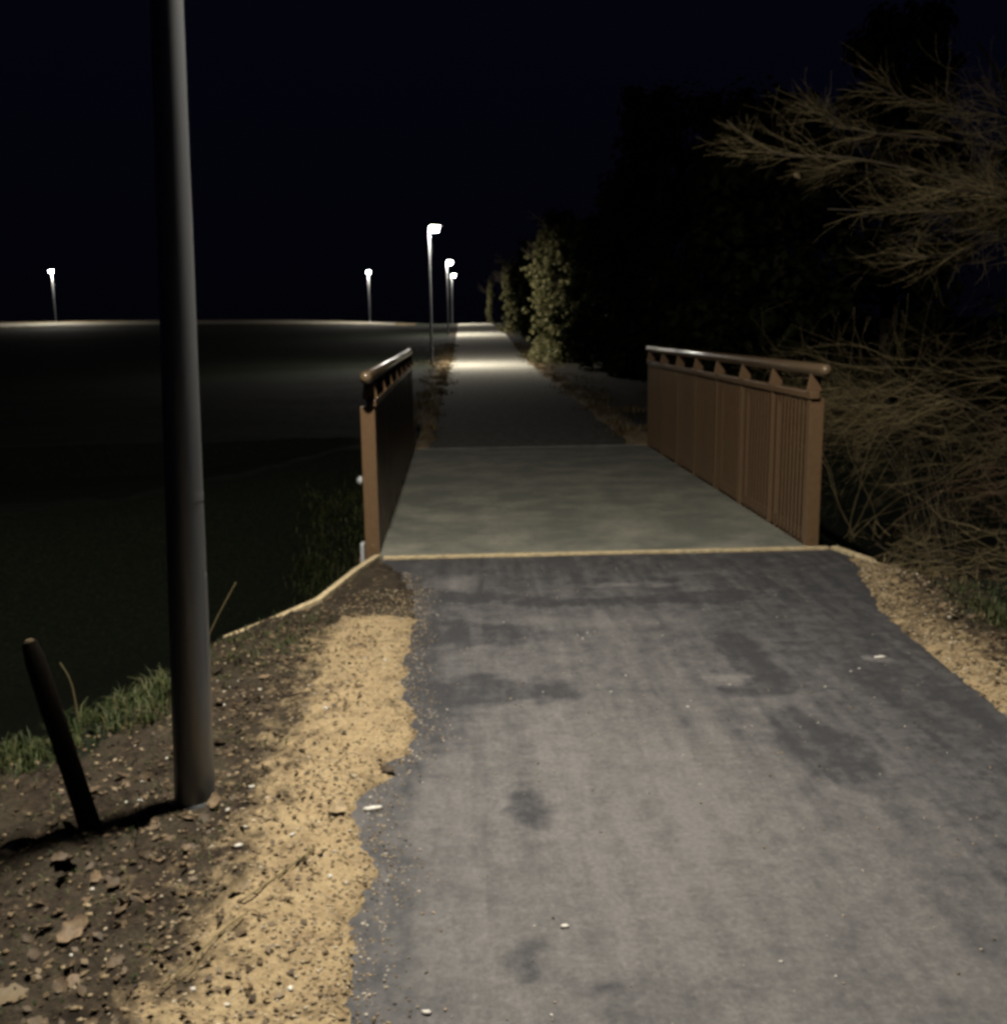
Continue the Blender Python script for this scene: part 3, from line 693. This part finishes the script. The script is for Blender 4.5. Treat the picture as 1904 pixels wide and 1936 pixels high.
ICO_V = []; ICO_F = []
bm = bmesh.new(); bmesh.ops.create_icosphere(bm, subdivisions=1, radius=1); bm.verts.ensure_lookup_table()
ICO_V = np.array([v.co[:] for v in bm.verts]); ICO_F = np.array([[v.index for v in f.verts] for f in bm.faces]); bm.free()
def stones(name, spots, seed, lab, cat, tone):
    g = np.random.RandomState(seed); V = []; F = []; R = []
    for i, (x, y, z, s) in enumerate(spots):
        q = ICO_V*(1+g.uniform(-.28, .28, (len(ICO_V), 1)))*np.array([s*g.uniform(.8, 1.5), s*g.uniform(.7, 1.1), s*g.uniform(.45, .8)])
        a = g.uniform(0, 6.28); c, sn = math.cos(a), math.sin(a); q = q @ np.array([[c, sn, 0], [-sn, c, 0], [0, 0, 1]])
        V.append(q + np.array([x, y, z])); F.append(ICO_F + i*len(ICO_V)); R.append(np.full(len(ICO_V), min(1, max(0, g.normal(*tone)))))
    o = link(name, raw_mesh(name, np.concatenate(V), np.concatenate(F), False, {'rnd': np.concatenate(R)}), m_stone); tag(o, lab, cat, kind='stuff'); return o
sp = []
for k in range(5200):
    y = 1.9 + 4.0*rnd.random()**1.3; x = edge_l(y) - abs(rnd.gauss(0, .27)) + .01; s = rnd.uniform(.002, .006) if rnd.random() < .95 else rnd.uniform(.005, .009)
    sp.append((x, y, ground_z(x, y)+s*.2, s))
stones('gravel', sp, 3, 'sandy gravel grains and clods strewn over the left verge', 'gravel', (.52, .20))
sp = []
for k in range(1300):
    y = 1.9 + 4.3*rnd.random(); x = -1.9 + 1.4*rnd.random(); s = rnd.uniform(.003, .011); sp.append((x, y, ground_z(x, y)+s*.1, s))
stones('gravel', sp, 4, 'dark soil crumbs and small stones on the left bank', 'gravel', (.34, .2))
sp = []
for k in range(1700):
    y = rnd.uniform(3.2, 6.4); x = edge_r(y) + abs(rnd.gauss(0, .2)); s = rnd.uniform(.003, .010); sp.append((x, y, ground_z(x, y)+s*.2, s))
stones('gravel', sp, 5, 'sandy gravel along the right edge of the asphalt', 'gravel', (.5, .22))
sp = []
for k in range(2400):
    y = rnd.uniform(1.9, 6.4); x = edge_l(y) - .02 + abs(rnd.gauss(0, .07)) if rnd.random() < .8 else rnd.uniform(edge_l(y), edge_r(y)); s = rnd.uniform(.0012, .0048); sp.append((x, y, s*.4, s))
stones('grit', sp, 6, 'loose grit scattered on the asphalt, thickest at its left edge', 'grit', (.5, .33))

V = []; F = []; R_ = []
for k in range(2600):
    y = 2.0 + 3.6*rnd.random()**1.1; x = -.42 - abs(rnd.gauss(0, .55))
    if ditch(x, y) > .03 or x < -2.1: continue
    nrm = Vector((rnd.gauss(0, .35), rnd.gauss(0, .35), 1)).normalized(); sz = rnd.uniform(.005, .016)
    if x > -.68 and rnd.random() < .6: continue
    leaves(V, F, R_, Vector((x, y, ground_z(x, y)+.004+sz*.2)), nrm, sz, rnd)
for k in range(700):
    y = 4.0 + 2.1*rnd.random(); x = edge_r(y) + .12 + abs(rnd.gauss(0, .45)); sz = rnd.uniform(.006, .018)
    nrm = Vector((rnd.gauss(0, .35), rnd.gauss(0, .35), 1)).normalized(); leaves(V, F, R_, Vector((x, y, ground_z(x, y)+.004+sz*.2)), nrm, sz, rnd)
tag(link('leaf_litter', raw_mesh('leaf_litter', V, F, False, {'rnd': R_}), leafy('leaf litter', [(.045, .032, .018), (.08, .055, .03), (.13, .092, .053), (.20, .15, .09)], 0)), 'broken brown leaf litter strewn over the verges', 'leaf litter', kind='stuff')

# single pale pebbles one can point to
peb = []
g = np.random.RandomState(12)
for k in range(4):
    q = ICO_V*(1+g.uniform(-.22, .22, (len(ICO_V), 1)))*np.array([1.3, .85, .55]); peb.append(raw_mesh('pebble', q, ICO_F, True))
def pebble(x, y, s, lab, z=None, group='pale pebbles', a=0.0, st=1.0):
    o = link('pebble', peb[int(abs(x*97+y*31)) % 4], m_white, None, (x, y, (max(ground_z(x, y), 0) if edge_l(y) < x < edge_r(y) else ground_z(x, y)) + s*.35))
    o.scale = (s*st, s, s); o.rotation_euler = (0, 0, a); tag(o, lab, 'pebble', group)
pebble(-.30, 3.14, .017, 'largest white pebble, long and flat, at the left asphalt edge', a=.35, st=1.6)
pebble(.25, 2.44, .010, 'white pebble alone on the asphalt, centre bottom of the picture')
pebble(-.685, 2.90, .012, 'pale pebble in the sand just right of the lamp post foot', a=.6)
pebble(-.56, 4.0, .011, 'pale pebble on the sand behind the lamp post foot')
pebble(1.93, 4.50, .013, 'pale flat stone on the asphalt near its right edge', st=2.0)
pebble(-.10, 2.12, .010, 'white pebble at the bottom of the picture by the left asphalt edge')
for k in range(16):
    y = rnd.uniform(2.0, 5.5); x = rnd.uniform(0, 1.9)
    pebble(x, y, rnd.uniform(.0035, .006), 'tiny pale pebble scattered on the asphalt', group='tiny pebbles on the asphalt', a=rnd.uniform(0, 3))
for k in range(26):
    y = rnd.uniform(2.05, 4.6); x = rnd.uniform(-1.2, -.32)
    pebble(x, y, rnd.uniform(.005, .010), 'small pale pebble among the soil and sand left of the path', group='small pebbles on the left verge', a=rnd.uniform(0, 3))

# fallen leaves
def leaf_mesh(seed, L=1.0):
    r = random.Random(seed); V = []; F = []; N = 13
    cup, bend, tw_ = r.uniform(.15, .5), r.uniform(-.5, .9), r.uniform(-.5, .5)
    for i in range(N+1):
        t = i/N; w = .30*math.sin(math.pi*min(1, t*.93+.05))**.8*(1+.20*math.sin(t*17+seed))*(1 if 0 < i < N else .12)
        x = (t-.5)*math.cos(bend*(t-.5)); zc = .22*bend*(t-.5)**2*4
        for k, s in enumerate((-1, 0, 1)):
            V.append((x, s*w*(1-.25*cup), zc + abs(s)*cup*w + s*tw_*w*(t-.5)))
    for i in range(N):
        for k in range(2): b = i*3+k; F.append((b, b+1, b+4, b+3))
    i = len(V); V += [(-.5, -.012, 0), (-.5, .012, 0), (-.78, .03, .03), (-.78, .012, .03)]; F.append((i, i+1, i+2, i+3))
    return raw_mesh('fallen_leaf', V, F, True)
LM = [leaf_mesh(s) for s in range(7)]
LM2 = [m.copy() for m in LM]
def leaf(x, y, s, lab, grp, mat=m_leaf, rot=None, z=None, name='fallen_leaf'):
    me = (LM2 if mat is m_leafy else LM)[rnd.randrange(7)]
    o = link(name, me, mat, None, (x, y, (ground_z(x, y) if z is None else z) + s*.10)); o.scale = (s, s, s)
    o.rotation_euler = rot or (rnd.gauss(0, .35), rnd.gauss(0, .35), rnd.uniform(0, 6.28)); tag(o, lab, 'leaf', grp)
leaf(-1.09, 2.26, .11, 'large pale yellow leaf at the bottom left corner', None, m_leafy, (.1, .1, .5))
leaf(-.41, 3.08, .075, 'crumpled tan leaf on the sand beside the largest white pebble', None, m_leafy, (.3, .2, .3))
leaf(-.27, 3.40, .06, 'small dark leaf curled at the notch in the left asphalt edge', None, m_leaf, (.4, .1, .2))
leaf(-1.20, 2.90, .10, 'pale leaf curled over a dark hollow below the wooden stake', None, m_leafy, (.3, .3, 2.9))
leaf(-1.03, 2.50, .10, 'curled leaf over a round dark hollow at lower left', None, m_leaf, (.4, -.3, 1.0))
leaf(-.63, 2.62, .085, 'pale leaf standing on edge on the bare soil at lower left centre', None, m_leafy, (.7, .2, 1.1))
for k in range(110):
    y = 2.05 + 2.6*rnd.random(); x = -.80 - abs(rnd.gauss(0, .42))
    if ditch(x, y) > .02: continue
    lab = ('dead brown leaf on the soil behind the lamp post foot' if y > 3.4 and x > -1.1 else 'dead brown leaf on the soil between the stake and the grass' if y > 3.3 else
           'dead brown leaf lying left of the leaning stake' if x < -1.3 and y > 2.9 else 'dead brown leaf in front of the lamp post foot' if y > 2.75 and x > -1.05 else
           'dead brown leaf just below the leaning stake' if y > 2.75 else 'dead brown leaf on the bare soil near the bottom left edge' if x < -1.0 else 'dead brown leaf on the soil near the bottom, beside the sand')
    leaf(x, y, rnd.uniform(.035, .068), lab, 'dead leaves on the left bank')
for k in range(26):
    y = rnd.uniform(4.2, 5.8); x = edge_r(y) + .3 + abs(rnd.gauss(0, .3))
    leaf(x, y, rnd.uniform(.04, .07), 'dead brown leaf on the verge right of the path', 'dead leaves on the right verge')
leaf(2.58, 7.95, .075, 'single pale leaf hanging from the lit boughs at upper right', None, m_leafy, (1.3, .2, .4), 2.60, 'hanging_leaf')
leaf(3.12, 8.0, .06, 'pale leaf caught in the twigs right of the railing end', None, m_leafy, (1.3, .2, 1.4), 1.00, 'hanging_leaf')

# a few twigs and straws lying about
def stick(pts, r, lab, mat=m_dry if False else m_twig):
    P = curve(pts, 4); c = Vector(P[0]); o = empty('x'); bpy.data.objects.remove(o)
    q = MB().tube([p-c for p in P], r, 5).build('fallen_twig', mat, None, True); q.location = c; tag(q, lab, 'twig', 'twigs lying on the left verge')
def gz(x, y, d=.008): return (x, y, ground_z(x, y)+d)
stick([gz(-.60, 2.55), gz(-.52, 2.72), gz(-.45, 2.86, .012)], .0030, 'straight pale twig slanting over the sand edge, below the lamp post')
stick([gz(-.72, 2.22), gz(-.62, 2.40), gz(-.58, 2.47, .01)], .0028, 'thin pale twig lying at the bottom left, on bare soil')
stick([gz(-1.02, 2.98, .0), (-1.0, 2.98, .06), (-.985, 2.97, .15)], .0018, 'thin dry stalk standing in front of the lamp post foot')
stick([gz(-1.30, 4.95, 0), (-1.22, 5.0, .12), (-1.12, 5.05, .30)], .0025, 'slender stalk rising from the ditch edge right of the lamp post')
stick([gz(-1.58, 4.1, 0), (-1.60, 4.1, .12), (-1.63, 4.08, .22)], .003, 'pale dry stalk standing in the grass left of the lamp post')
